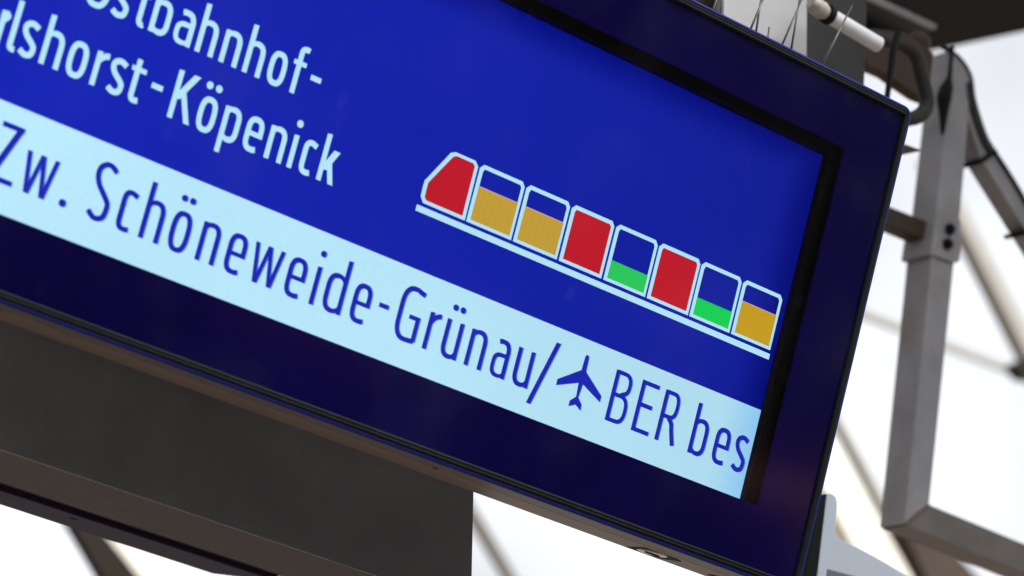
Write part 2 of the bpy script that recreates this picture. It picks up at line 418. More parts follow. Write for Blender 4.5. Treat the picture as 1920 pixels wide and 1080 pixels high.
def glyph(ch, W, xh, cap, t):
    """strokes ('s', points, widths, closed) and filled polygons ('f', points), millimetres"""
    l, r = t / 2, W - t / 2; cx = W / 2; b = t * 0.46 - OS; T = xh - t * 0.46 + OS; TC = cap - t * 0.46 + OS
    rx = (r - l) / 2; ry = rx * 1.35
    S = lambda pts, wd=t, closed=False: ('s', pts, wd, closed)
    tap = lambda n: [t * (0.62 + 0.38 * min(1, i / 6)) for i in range(n)]

    def stem(x, y0, y1): return ('f', [(x - t / 2, y0), (x + t / 2, y0), (x + t / 2, y1), (x - t / 2, y1 - t * 0.12)])
    def para(x0, y0, x1, y1, hw=None):
        h = (hw or t * 1.06) / 2
        return ('f', [(x0 - h, y0), (x0 + h, y0), (x1 + h, y1), (x1 - h, y1)])
    def ring(cy0, cy1, lx=l, rx_=r): return S(arc((lx + rx_) / 2, (cy0 + cy1) / 2, (rx_ - lx) / 2, (cy1 - cy0) / 2, 0, 360, 40, 2.7)[:-1], t, True)
    def dots(y, two=True):
        R = t * 0.66; dx = R * 1.42 if two else 0
        return [('f', [(cx + s * dx + R * math.cos(k * math.pi / 10), y + R * math.sin(k * math.pi / 10)) for k in range(20)]) for s in ((-1, 1) if two else (0,))]
    def arch():
        p = arc(cx, T - ry, rx, ry, 152, 0, 14) + [(r, 0)]
        return ('s', p, tap(len(p)), False)
    if ch == 'o': return [ring(b, T)]
    if ch == 'ö': return [ring(b, T)] + dots(xh * 1.325)
    if ch == 'O': return [ring(b, TC)]
    if ch == 'n': return [stem(l, 0, xh), arch()]
    if ch == 'h': return [stem(l, 0, cap), arch()]
    if ch in 'uü':
        p = [(l, xh)] + arc(cx, b + ry, rx, ry, 180, 332, 14)
        wd = [t * (0.62 + 0.38 * min(1, (len(p) - 1 - i) / 6)) for i in range(len(p))]
        g = [('s', p, wd, False), stem(r, 0, xh)]
        return g + (dots(xh * 1.325) if ch == 'ü' else [])
    if ch in 'bp':
        p = arc(cx, T - ry, rx, ry, 152, 0, 14) + arc(cx, b + ry, rx, ry, 0, -152, 14)
        n = len(p); wd = [t * (0.62 + 0.38 * min(1, i / 6, (n - 1 - i) / 6)) for i in range(n)]
        return [stem(l, 0, cap) if ch == 'b' else stem(l, -xh * 0.385, xh), ('s', p, wd, False)]
    if ch == 'd':
        p = arc(cx, T - ry, rx, ry, 28, 180, 14) + arc(cx, b + ry, rx, ry, 180, 332, 14)
        n = len(p); wd = [t * (0.62 + 0.38 * min(1, i / 6, (n - 1 - i) / 6)) for i in range(n)]
        return [stem(r, 0, cap), ('s', p, wd, False)]
    if ch == 'a':
        up = [(r, 0)] + arc(cx, T - ry, rx, ry, 0, 90, 9) + [(cx - rx * 0.35, T), (cx - rx * 0.72, T - 1.2)]
        bt = xh * 0.60
        bowl = [(r, bt)] + [(cx, bt)] + arc(cx, bt - rx * 1.0, rx, rx, 90, 180, 6)[1:] + arc(cx, b + rx * 1.05, rx, rx * 1.05, 180, 325, 12)
        n = len(bowl); wd = [t * (0.88 if i < n - 6 else 0.6 + 0.28 * (n - 1 - i) / 6) for i in range(n)]
        return [('s', up, t, False), ('s', bowl, wd, False)]
    if ch == 'e':
        my = xh * 0.44
        p = [(r, my)] + arc(cx, T - ry, rx, ry, 0, 180, 16) + arc(cx, b + ry, rx, ry, 180, 270, 9) + [(cx + rx * 0.35, b), (W - t * 0.75, b + 1.3)]
        return [S(p), ('f', [(l, my - t * 0.02), (W, my - t * 0.02), (W, my + t * 0.84), (l, my + t * 0.84)])]
    if ch == 'c':
        p = [(W - t * 0.35, T - xh * 0.055)] + arc(cx, T - ry, rx, ry, 62, 180, 11) + arc(cx, b + ry, rx, ry, 180, 270, 9) + [(cx + rx * 0.4, b), (W - t * 0.6, b + 1.2)]
        return [S(p)]
    if ch in 'sS':
        H = T if ch == 's' else TC; m = (b + H) / 2; k = H - b
        p = catm([(r + t * 0.1, H - k * 0.085), (cx + rx * 0.45, H - k * 0.015), (cx - rx * 0.2, H), (l + rx * 0.12, H - k * 0.085), (l, H - k * 0.24),
                  (l + rx * 0.42, H - k * 0.40), (cx + rx * 0.25, m - k * 0.045), (r - rx * 0.1, b + k * 0.33), (r, b + k * 0.2), (r - rx * 0.22, b + k * 0.055),
                  (cx + rx * 0.1, b), (cx - rx * 0.45, b + k * 0.018), (l - t * 0.12, b + k * 0.10)])
        return [S(p)]
    if ch == 't':
        x = l + W * 0.16
        p = [(x, xh * 1.22)] + [(x, b + 7)] + arc(x + 6, b + 7, 6, 7, 180, 270, 7)[1:] + [(W - t * 0.1 - 1.5, b + 0.9)]
        return [S(p), ('f', [(-W * 0.08, xh - t * 0.84), (W * 0.98, xh - t * 0.84), (W * 0.98, xh), (-W * 0.08, xh)])]
    if ch == 'f':
        x = l + W * 0.24
        p = [(x, 0), (x, cap - 11)] + arc(x + 8, cap - 11, 8, 11 - t * 0.46, 180, 90, 8)[1:] + [(W - 0.5, cap - t * 0.55)]
        return [S(p), ('f', [(0, xh - t * 0.84), (W, xh - t * 0.84), (W, xh), (0, xh)])]
    if ch == 'l':
        p = [(l, cap), (l, b + 6)] + arc(l + 5, b + 6, 5, 6, 180, 270, 7)[1:] + [(W, b + 0.3)]
        return [S(p)]
    if ch == 'i': return [stem(cx, 0, xh)] + dots(xh * 1.33, False)
    if ch == 'r':
        p = catm([(l + t * 0.2, xh * 0.70), (l + t * 0.75, xh * 0.85), (W * 0.78, T - 1.2), (W, T - 0.4)], 5)
        return [stem(l, 0, xh), ('s', p, tap(len(p)), False)]
    if ch == 'k':
        return [stem(l, 0, cap), para(l + t * 0.45, xh * 0.36, W - t * 0.75, xh, t * 1.35), para(W - t * 0.55, 0, l + t * 1.35, xh * 0.60, t * 1.1)]
    if ch == 'K':
        return [stem(l, 0, cap), para(l + t * 0.3, cap * 0.42, W - t * 0.75, cap, t * 1.3), para(W - t * 0.55, 0, l + t * 1.3, cap * 0.60, t * 1.12)]
    if ch == 'w':
        h = t * 1.02; q = (W - h) / 4
        return [para(h / 2 + q * 0.85, 0, h / 2, xh, h), para(h / 2 + q * 0.95, 0, W / 2 - 0.3, xh, h), para(W - h / 2 - q * 0.95, 0, W / 2 + 0.3, xh, h), para(W - h / 2 - q * 0.85, 0, W - h / 2, xh, h)]
    if ch == 'Z':
        return [('f', [(W * 0.08, cap - t), (W * 0.92, cap - t), (W * 0.92, cap), (W * 0.08, cap)]), ('f', [(0, 0), (W, 0), (W, t), (0, t)]), para(t * 0.62, t * 0.5, W * 0.92 - t * 0.62, cap - t * 0.5, t * 1.2)]
    if ch == 'G':
        p = [(W - t * 0.2, TC - cap * 0.05)] + arc(cx + 1, TC - ry * 1.15, rx + 1, ry * 1.15, 64, 180, 11) + arc(cx + 1, b + ry * 1.15, rx + 1, ry * 1.15, 180, 272, 10) + [(r, b + 1.2)]
        return [S(p), ('f', [(r - t / 2, t * 0.1), (r + t / 2, t * 0.5), (r + t / 2, cap * 0.5), (r - t / 2, cap * 0.5)]), ('f', [(W * 0.52, cap * 0.5 - t * 0.9), (r, cap * 0.5 - t * 0.9), (r, cap * 0.5), (W * 0.52, cap * 0.5)])]
    if ch == 'B':
        m = cap * 0.53; h = t * 0.88
        u = [(l, cap - h / 2), (cx - 1, cap - h / 2)] + arc(cx - 1, (cap + m) / 2, r - cx - 0.6, (cap - m) / 2 - h / 2, 90, -90, 14)[1:] + [(l, m)]
        d = [(cx, m)] + arc(cx, (m + 0) / 2 + h / 4, r - cx, m / 2 - h / 4, 90, -90, 14)[1:] + [(l, h / 2)]
        u[-2] = (cx - 1, m); u = [(a, bb if bb > m + h * 0.4 else m) for a, bb in u]
        return [stem(l, 0, cap), S(u, h), S(d, h)]
    if ch == 'E':
        h = t * 0.92
        return [('f', [(0, 0), (t, 0), (t, cap), (0, cap)])] + [('f', [(0, y), (x, y), (x, y + h), (0, y + h)]) for x, y in ((W, 0), (W * 0.86, cap * 0.49), (W, cap - h))]
    if ch == 'R':
        m = cap * 0.46; h = t * 0.88; rr = W * 0.82 - t / 2
        u = [(l, cap - h / 2), (cx - 2, cap - h / 2)] + arc(cx - 2, (cap + m) / 2, rr - cx + 2, (cap - m) / 2 - h / 2, 90, -90, 14)[1:] + [(l, m + h / 2)]
        p = catm([(cx - 3, m + h * 0.3), (cx + rx * 0.28, m - cap * 0.07), (cx + rx * 0.48, m - cap * 0.2), (r - t * 0.1, 0)], 6)
        return [stem(l, 0, cap), S(u, h), S(p, t * 1.04)]
    if ch == '/': return [para(t * 0.55, -cap * 0.24, W - t * 0.55, cap * 1.035, t * 1.1)]
    if ch == '-': return [('f', [(0, xh * 0.595), (W, xh * 0.595), (W, xh * 0.595 + t * 0.95), (0, xh * 0.595 + t * 0.95)])]
    if ch == '.': return [('f', [(cx + t * 0.74 * math.cos(k * math.pi / 10), t * 0.74 + t * 0.74 * math.sin(k * math.pi / 10)) for k in range(20)])]
    return []


def add_strokes(bm, strokes, x0, z0, y, mi, dx=0.0):
    mm = 0.001; k = 0
    for s in strokes:
        yy = y - k * 0.00005; k += 1
        V = lambda a, b_: bm.verts.new(((x0 + a + dx) * mm, yy, (z0 + b_) * mm))
        if s[0] == 'f':
            f = bm.faces.new([V(a, b_) for a, b_ in s[1]]); f.material_index = mi; continue
        _, pts, wd, closed = s
        P = [Vector(p) for p in pts]; Q = []; idx = []
        for i, p in enumerate(P):
            if not Q or (p - Q[-1]).length > 0.05: Q.append(p); idx.append(i)
        n = len(Q); W = wd if isinstance(wd, (list, tuple)) else [wd] * len(P)
        L = []
        for i in range(n):
            if closed: a, c = Q[i - 1], Q[(i + 1) % n]
            else: a, c = Q[max(i - 1, 0)], Q[min(i + 1, n - 1)]
            d1 = (Q[i] - a).normalized() if (Q[i] - a).length > 1e-6 else (c - Q[i]).normalized()
            d2 = (c - Q[i]).normalized() if (c - Q[i]).length > 1e-6 else d1
            d = (d1 + d2).normalized(); nr = Vector((-d.y, d.x)); co = max(0.6, d.dot(d1))
            h = W[idx[i]] / 2 / co
            L.append((V(*(Q[i] + nr * h)), V(*(Q[i] - nr * h))))
        rng = range(n) if closed else range(n - 1)
        for i in rng:
            j = (i + 1) % n
            f = bm.faces.new((L[i][0], L[j][0], L[j][1], L[i][1])); f.material_index = mi


# ------------------------------------------------------------------ the departure display
disp = thing('departure_display', 'large blue station departure display with white train pictogram and pale ticker line, hanging from above', 'display', tuple(PIV), (TILT, 0, 0))
LX0, LX1, LZ0, LZ1, LY = -1.452, 0.5227, -0.200, 0.387, 0.030     # visible LCD area
MX0, MX1, MZ0, MZ1 = -1.466, 0.5382, -0.1642, 0.4032              # opening of the printed glass
GX0, GX1, GZ0, GZ1 = -1.566, 0.6385, -0.2560, 0.4940              # edge of the glass


def ring_bm(bm, o, i, y):
    ov = [bm.verts.new((x, y, z)) for x, z in ((o[0], o[2]), (o[1], o[2]), (o[1], o[3]), (o[0], o[3]))]
    iv = [bm.verts.new((x, y, z)) for x, z in ((i[0], i[2]), (i[1], i[2]), (i[1], i[3]), (i[0], i[3]))]
    for k in range(4): bm.faces.new((ov[k], ov[(k + 1) % 4], iv[(k + 1) % 4], iv[k]))
    return ov, iv


# glass, printed border
bm = bmesh.new(); add_box(bm, GX0, GX1, 0.0, 0.0015, GZ0, GZ1); from_bm('glass_pane', bm, M_glass, disp)
bm = bmesh.new(); ov, iv = ring_bm(bm, (GX0, GX1, GZ0, GZ1), (MX0, MX1, MZ0, MZ1), 0.0025)
ib = [bm.verts.new(v.co + Vector((0, 0.003, 0))) for v in iv]
for k in range(4): bm.faces.new((iv[k], iv[(k + 1) % 4], ib[(k + 1) % 4], ib[k]))
from_bm('printed_border', bm, M_bezel, disp)


def rrect(x0, x1, z0, z1, r, seg=7):
    pts = []
    for cx, cz, a in ((x1 - r, z1 - r, 0), (x0 + r, z1 - r, 90), (x0 + r, z0 + r, 180), (x1 - r, z0 + r, 270)):
        for k in range(seg + 1):
            t = math.radians(a + 90 * k / seg); pts.append((cx + r * math.cos(t), cz + r * math.sin(t)))
    return pts


def sweep(prof, name, m, parent, smooth=True):
    """carry a profile (offset beyond the glass edge, y) round the rounded outline"""
    bm = bmesh.new(); rings = []
    for u, y in prof:
        rr = max(0.0005, u + 0.0015)
        rings.append([bm.verts.new((x, y, z)) for x, z in rrect(GX0 - u, GX1 + u, GZ0 - u, GZ1 + u, rr)])
    n = len(rings[0])
    for a, b_ in zip(rings, rings[1:]):
        for k in range(n):
            f = bm.faces.new((a[k], b_[k], b_[(k + 1) % n], a[(k + 1) % n])); f.smooth = smooth
    return from_bm(name, bm, m, parent)


g = 0.001
sweep([(-0.8 * g, 0), (-0.6 * g, -1.6 * g), (0.8 * g, -3.4 * g), (2.2 * g, -3.9 * g), (3.4 * g, -3.2 * g), (4.2 * g, -2.2 * g), (5.2 * g, -3.0 * g), (6.6 * g, -3.6 * g), (8.0 * g, -2.6 * g), (8.8 * g, 0)], 'gasket', M_rubber, disp)
sweep([(8.8 * g, 0.6 * g), (9.6 * g, -0.8 * g), (13.2 * g, -0.8 * g), (14.6 * g, 0.6 * g), (15.0 * g, 3.0 * g)], 'door_frame', M_blue, disp)
sweep([(15.0 * g, 3.0 * g), (15.0 * g, 46 * g), (9 * g, 47 * g)], 'door_rim', M_rim, disp, smooth=False)
sweep([(12 * g, 47.5 * g), (14.6 * g, 48.5 * g), (15.2 * g, 50 * g), (15.2 * g, 123 * g), (13.4 * g, 125 * g), (-60 * g, 125 * g)], 'housing_body', M_body, disp, smooth=False)
bm = bmesh.new(); add_box(bm, GX0 - 0.004, GX1 + 0.004, 0.100, 0.1265, GZ0 - 0.004, GZ1 + 0.004); from_bm('back_plate', bm, M_body, disp)

# LCD unit behind the glass
bm = bmesh.new()
add_prism(bm, [(LX0, LY, LZ0), (LX1, LY, LZ0), (LX1, LY, LZ1), (LX0, LY, LZ1)], (0, 0.02, 0))
screen = from_bm('screen', bm, M_bluepanel, disp)
bm = bmesh.new()
yf = LY - 0.0075; st = 0.0045
ov, iv = ring_bm(bm, (GX0 + 0.01, GX1 - 0.01, GZ0 + 0.01, GZ1 - 0.01), (LX0 - st, LX1 + st, LZ0 - st, LZ1 + st), yf)
from_bm('lcd_frame', bm, M_lcdframe, disp)
bm = bmesh.new()
a = [bm.verts.new((x, yf, z)) for x, z in ((LX0 - st, LZ0 - st), (LX1 + st, LZ0 - st), (LX1 + st, LZ1 + st), (LX0 - st, LZ1 + st))]
b = [bm.verts.new((x, LY - 0.0006, z)) for x, z in ((LX0 - 0.0008, LZ0), (LX1 + 0.0008, LZ0), (LX1 + 0.0008, LZ1 + 0.0008), (LX0 - 0.0008, LZ1 + 0.0008))]
for k in range(4): bm.faces.new((a[k], a[(k + 1) % 4], b[(k + 1) % 4], b[k]))
from_bm('lcd_frame_step', bm, M_lcdstep, disp)

# pale ticker band
yb = LY - 0.0003
me = bpy.data.meshes.new('ticker_band')
me.from_pydata([(LX0, yb, LZ0), (LX1 - 0.0001, yb, LZ0), (LX1 - 0.0001, yb, -0.0202), (LX0, yb, -0.0202)], [], [(0, 1, 2, 3)])
band = link('ticker_band', me, disp, (M_band,))
band['label'] = 'pale blue scrolling ticker band with dark blue lettering'


def letter(ch, x0, x1, base, xh, cap, t, m, parent, ghost=None):
    W = x1 - x0
    if ghost: W -= 2.3
    s = glyph(ch, W, xh, cap, t)
    bm = bmesh.new()
    if ghost: add_strokes(bm, s, x0, base, LY - 0.0006, 1, 2.3)
    add_strokes(bm, s, x0, base, LY - 0.0011, 0)
    me = bpy.data.meshes.new('letter'); bm.to_mesh(me); bm.free()
    o = link('letter', me, parent, (m, ghost) if ghost else (m,))
    return o


for ch, x0, x1 in [('O', -751, -713), ('s', -709.5, -683.3), ('t', -671.8, -655), ('b', -648.5, -619.3), ('a', -611.6, -582.2), ('h', -574.2, -545.2), ('n', -535.3, -506.4),
                   ('h', -497, -468), ('o', -458.9, -430.5), ('f', -422.7, -401.8), ('-', -391, -373.5)]:
    letter(ch, x0, x1, 140.4, 46.2, 67.8, 7.9, M_white, screen)
for ch, x0, x1 in [('K', -925, -889), ('a', -884, -855 - 1), ('r', -845 - 8.6, -843 + 0), ('l', -835.2, -823.3), ('s', -819.7, -794.5), ('h', -786.3, -756.8), ('o', -748.3, -719.0), ('r', -708.8, -690), ('s', -685.1, -659.6),
                   ('t', -653.4, -632), ('-', -620.5, -603), ('K', -586.6, -551.5), ('ö', -543.7, -514.8), ('p', -504.6 - 0.2, -476.2), ('e', -466.6, -438.6),
                   ('n', -429.3, -400.5), ('i', -391, -383.1), ('c', -372.5, -348.9), ('k', -340.9, -312.6)]:
    letter(ch, x0, x1, 42.9, 47.0, 66.8, 7.9, M_white, screen)
for ch, x0, x1 in [('Z', -812, -772), ('w', -765, -714.5), ('.', -702.3, -691.2), ('S', -662.7, -629), ('c', -616.4, -590), ('h', -579.4, -546.3), ('ö', -536, -503), ('n', -489.2, -457),
                   ('e', -444.8, -413), ('w', -404.4, -353.5), ('e', -344.8, -312.8), ('i', -300.2, -291.4), ('d', -280.3, -245), ('e', -233.2, -201.2), ('-', -189.3, -170.6), ('G', -156.5, -115),
                   ('r', -103, -81), ('ü', -72.6, -40.3), ('n', -27.7, 5.3), ('a', 16.9, 48.4), ('u', 58.5, 91.4), ('/', 93.8, 130.8), ('B', 238, 276), ('E', 289, 324.5), ('R', 335.6, 377),
                   ('b', 401.7, 435), ('e', 448.3, 480), ('s', 488.6, 516.5)]:
    letter(ch, x0, x1, -121.5, 54.0, 77.2, 7.0 if ch != 'w' else 6.0, M_ink, band, M_ghost)

# aeroplane pictogram in the ticker
PLN = [(179.9, -42.0), (181.8, -42.6), (182.9, -44.4), (183.2, -47), (184.2, -65.9), (221.6, -91.0), (221.6, -100.2), (184.0, -84.8), (181.7, -105.2), (190.8, -113.9), (191.2, -122.2),
       (179.9, -116.4), (168.6, -122.2), (168.6, -114.2), (178.0, -105.2), (176.2, -84.8), (137.9, -100.2), (137.9, -91.2), (175.6, -65.9), (176.4, -47), (176.8, -44.2), (178.0, -42.6)]
bm = bmesh.new()
for dx, y, mi in ((1.9, LY - 0.0006, 1), (0, LY - 0.0011, 0)):
    f = bm.faces.new([bm.verts.new(((x + dx) * g, y, z * g)) for x, z in PLN]); f.material_index = mi
me = bpy.data.meshes.new('aeroplane_symbol'); bm.to_mesh(me); bm.free()
o = link('aeroplane_symbol', me, band, (M_ink, M_ghost)); o['label'] = 'dark blue aeroplane symbol between the slash and BER'


# train occupancy pictogram
def outline(xa, xb, nose=False):
    if nose:
        out_ = [(-162.3, 71.0), (-168.6, 78.5), (-168.9, 84), (-169.2, 96), (-168.9, 101.5)]
        n = 12; A = Vector((-168.9, 101.5)); B = Vector((-138.5, 153.6)); d = (B - A); nn = Vector((-d.y, d.x)).normalized()
        for k in range(1, n * 2):                      # coarse pixels of the display step along the slope
            out_.append(tuple(A + d * k / (2 * n) + nn * (0.55 if k % 2 else -0.35)))
        out_ += [(-138.5, 153.6), (-131.0, 157.3), (-94.6, 157.3), (-88.0, 151.0), (-86.8, 71.0)]
        inn = [(-158.4, 76.0), (-162.3, 80), (-162.8, 100), (-161.6, 102.4), (-134.6, 147.2), (-131.4, 151.0), (-127.2, 152.6), (-97.6, 152.6), (-93.6, 149.2), (-92.8, 76.0)]
        return out_, inn
    out_ = [(xa, 71), (xa - 0.4, 150.6), (xa + 1.2, 152.4), (xa + 6.0, 157.2), (xb - 5.6, 157.2), (xb, 150.8), (xb, 71)]
    inn = [(xa + 6.2, 75.9), (xa + 6.2, 146.6), (xa + 8.4, 151.2), (xb - 8.6, 151.2), (xb - 5.6, 147.6), (xb - 5.2, 75.9)]
    return out_, inn


me = bpy.data.meshes.new('train_rail')
yw = LY - 0.0003
me.from_pydata([(x * g, yw, z * g) for x, z in ((-171.2, 57.0), (513.6, 56.6), (513.6, 65.6), (-171.2, 65.9))], [], [(0, 1, 2, 3)])
rail = link('train_rail', me, disp, (M_white,)); rail['label'] = 'white line under the train pictogram'
WAG = [(None, None, 'full', M_red, 'red nose wagon of the train pictogram, full'), (-84.2, -1.7, 124.9, M_orange, 'orange half filled wagon behind the red nose'), (1.9, 84.3, 124.9, M_orange, 'orange filled third wagon'),
       (88.2, 169.9, 'full', M_red, 'red fourth wagon, full'), (173.8, 255.8, 102.8, M_green, 'green low filled wagon between two red ones'), (259.2, 341.8, 'full', M_red, 'red sixth wagon, full'),
       (344.6, 426.7, 102.3, M_green2, 'bright green low filled seventh wagon'), (430.2, 512.0, 124.5, M_orange2, 'orange last wagon at the right end')]
for xa, xb, fill, mt, lab in WAG:
    nose = xa is None
    oo, ii = outline(xa, xb, nose)
    bm = bmesh.new()
    f = bm.faces.new([bm.verts.new((x * g, yw, z * g)) for x, z in oo]); f.material_index = 0
    f = bm.faces.new([bm.verts.new((x * g, yw - 0.0002, z * g)) for x, z in ii]); f.material_index = 1 if fill != 'full' else 2
    if fill != 'full':
        x0, x1 = xa + 5.7, xb - 4.8
        f = bm.faces.new([bm.verts.new((x * g, yw - 0.0005, z * g)) for x, z in ((x0, 75.7), (x1, 75.7), (x1, fill), (x0, fill))]); f.material_index = 2
        if mt in (M_orange, M_orange2):
            f = bm.faces.new([bm.verts.new((x * g, yw - 0.0006, z * g)) for x, z in ((x0 + .6, fill - 0.1), (x1 - .4, fill - 0.1), (x1 - .4, fill + 0.7), (x0 + .6, fill + 0.7))]); f.material_index = 3
    me = bpy.data.meshes.new('train_wagon'); bm.to_mesh(me); bm.free()
    o = link('train_wagon', me, rail, (M_white, M_bluepanel, mt, M_pink)); o['label'] = lab

# underside fittings of the housing
zb = GZ0 - 0.0152


def under(x, y):  # point of the underside plane, local
    return Vector((x, y, zb))


def hole(x, y, r, m=M_black, name='screw_hole'):
    bm = bmesh.new(); add_tube(bm, [under(x, y) + Vector((0, 0, 0.004)), under(x, y) + Vector((0, 0, -0.0006))], r, 12)
    return from_bm(name, bm, m, disp)


for hx in (-1.35, -0.735, -0.02):
    hole(hx, 0.042, 0.0042)
# cam latch in its scooped recess
lx, ly = 0.430, 0.086
bm = bmesh.new()
rec = [(lx - 0.034, ly - 0.020), (lx + 0.030, ly - 0.024), (lx + 0.047, ly - 0.014), (lx + 0.036, ly + 0.026), (lx - 0.026, ly + 0.030)]
add_prism(bm, [Vector((x, y, zb - 0.0006)) for x, y in rec], (0, 0, 0.003)); from_bm('latch_recess', bm, M_lcdframe, disp)
bm = bmesh.new()
ring_pts = [under(lx, ly) + Vector((0.0255 * math.cos(t), 0.0215 * math.sin(t), -0.003)) for t in [k * math.pi / 12 for k in range(25)]]
add_tube(bm, [under(lx, ly) + Vector((0, 0, 0.004)), under(lx, ly) + Vector((0, 0, -0.0012)), under(lx, ly) + Vector((0, 0, -0.0020))], [0.023, 0.023, 0.0185], 26)
o = from_bm('latch', bm, M_chrome, disp)
bm = bmesh.new(); add_box(bm, lx - 0.013, lx + 0.013, ly - 0.0025, ly + 0.0025, zb - 0.0034, zb - 0.0015); from_bm('key_slot', bm, M_black, disp)
for k in range(4):                                   # drain slots
    bm = bmesh.new(); add_box(bm, 0.556 + k * 0.006, 0.559 + k * 0.006, 0.084, 0.100, zb - 0.0008, zb + 0.002); from_bm('drain_slot', bm, M_black, disp)

# ------------------------------------------------------------------ bird spikes on top of the display
def bird_spikes():
    Yl = 0.085; top = GZ1 + 0.0155
    root = thing('bird_spike_strip', 'row of thin steel bird spikes standing on top of the blue display', 'bird spikes', tuple(PIV + RD @ Vector((0.3, Yl, top))), (TILT, 0, 0))
    inv = lambda p: RD.inverted() @ (Vector(p) - PIV) - Vector((0.3, Yl, top))
    bm = bmesh.new(); add_box(bm, -1.0, 0.33, -0.012, 0.012, 0.0, 0.004); from_bm('spike_base', bm, M_wire, root)
    def wire(x0, y0, x1, y1, r=0.0018):
        Yw = (PIV + RD @ Vector((0.3, Yl, top + 0.05))).y
        a = inv(at(x0, y0, Yw)); b = inv(at(x1, y1, Yw))
        d = (b - a); a = a - d * (a.z / d.z) if abs(d.z) > 1e-6 else a      # foot on the base strip
        bm = bmesh.new(); add_tube(bm, [a, a + (b - a) * 0.5, b], [r, r, r * 0.7], 7); from_bm('spike', bm, M_wire, root)
    for x0, y0, x1, y1 in [(1411, 46, 1441, -25), (1419, 51, 1430, -22), (1470, 76, 1508, -12), (1485, 84, 1501, -12), (1545, 114, 1598, 10), (1441, 62, 1442, 51), (1340, 10, 1352, -30), (1352, 17, 1359, -30)]:
        wire(x0, y0, x1, y1)


bird_spikes()

# ------------------------------------------------------------------ lower unit behind (grey back of a second display)
def second_display():
    root = thing('rear_display', 'dark grey back and brown underside of a second display hanging lower behind the blue one', 'display', tuple(PIV + RD @ Vector((0, 0.3, -0.41))), (TILT, 0, 0))
    o0 = Vector((0, 0.3, -0.41)); Yl = 0.0
    P = lambda x, y, z: Vector((x, y, z)) - Vector((0, 0, 0))
    # outline in local coordinates: x, z (z=0 is the lower edge)
    pol = [(-1.7, 0.0006), (0.288, 0.0006), (0.232, 0.19), (0.200, 0.30), (-1.7, 0.30)]
    bm = bmesh.new(); add_prism(bm, [(x, 0, z) for x, z in pol], (0, 0.003, 0)); from_bm('back_panel', bm, M_greyback, root)
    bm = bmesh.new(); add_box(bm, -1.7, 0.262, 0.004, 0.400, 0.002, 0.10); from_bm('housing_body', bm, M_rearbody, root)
    bm = bmesh.new(); add_box(bm, -1.7, 0.262, 0.401, 0.500, 0.010, 0.10); from_bm('gasket', bm, M_black, root)
    bm = bmesh.new(); add_box(bm, -1.7, 0.262, 0.501, 0.700, 0.001, 0.10); bevel(bm, 0.002, 1); from_bm('front_frame', bm, M_purple, root)
    for x in (-1.2, -0.535, -0.1):
        bm = bmesh.new(); add_tube(bm, [(x, 0.56, 0.004), (x, 0.56, -0.0004)], 0.006, 12); from_bm('screw_hole', bm, M_black, root)


second_display()

# ------------------------------------------------------------------ hanger box above / behind the display
def hanger():
    root = thing('hanger_casing', 'pale grey casing with a dark grey side behind the top edge of the blue display', 'casing', tuple(at(1450, 20, 0.42)))
    a = slab('pale_panel', [(1359, -60), (1514, -60), (1512, 160), (1352, 160)], 0.42, 0.02, M_lightpanel, None, 0.001)
    b = slab('dark_panel', [(1510, -60), (1628, -60), (1619, 200), (1505, 200)], 0.45, 0.10, M_darksteel, None, 0.001)
    c = slab('edge_panel', [(1270, -60), (1366, -60), (1362, 100), (1270, 100)], 0.47, 0.05, M_brownmetal, None, 0.001)
    reroot(root, [a, b, c])


hanger()


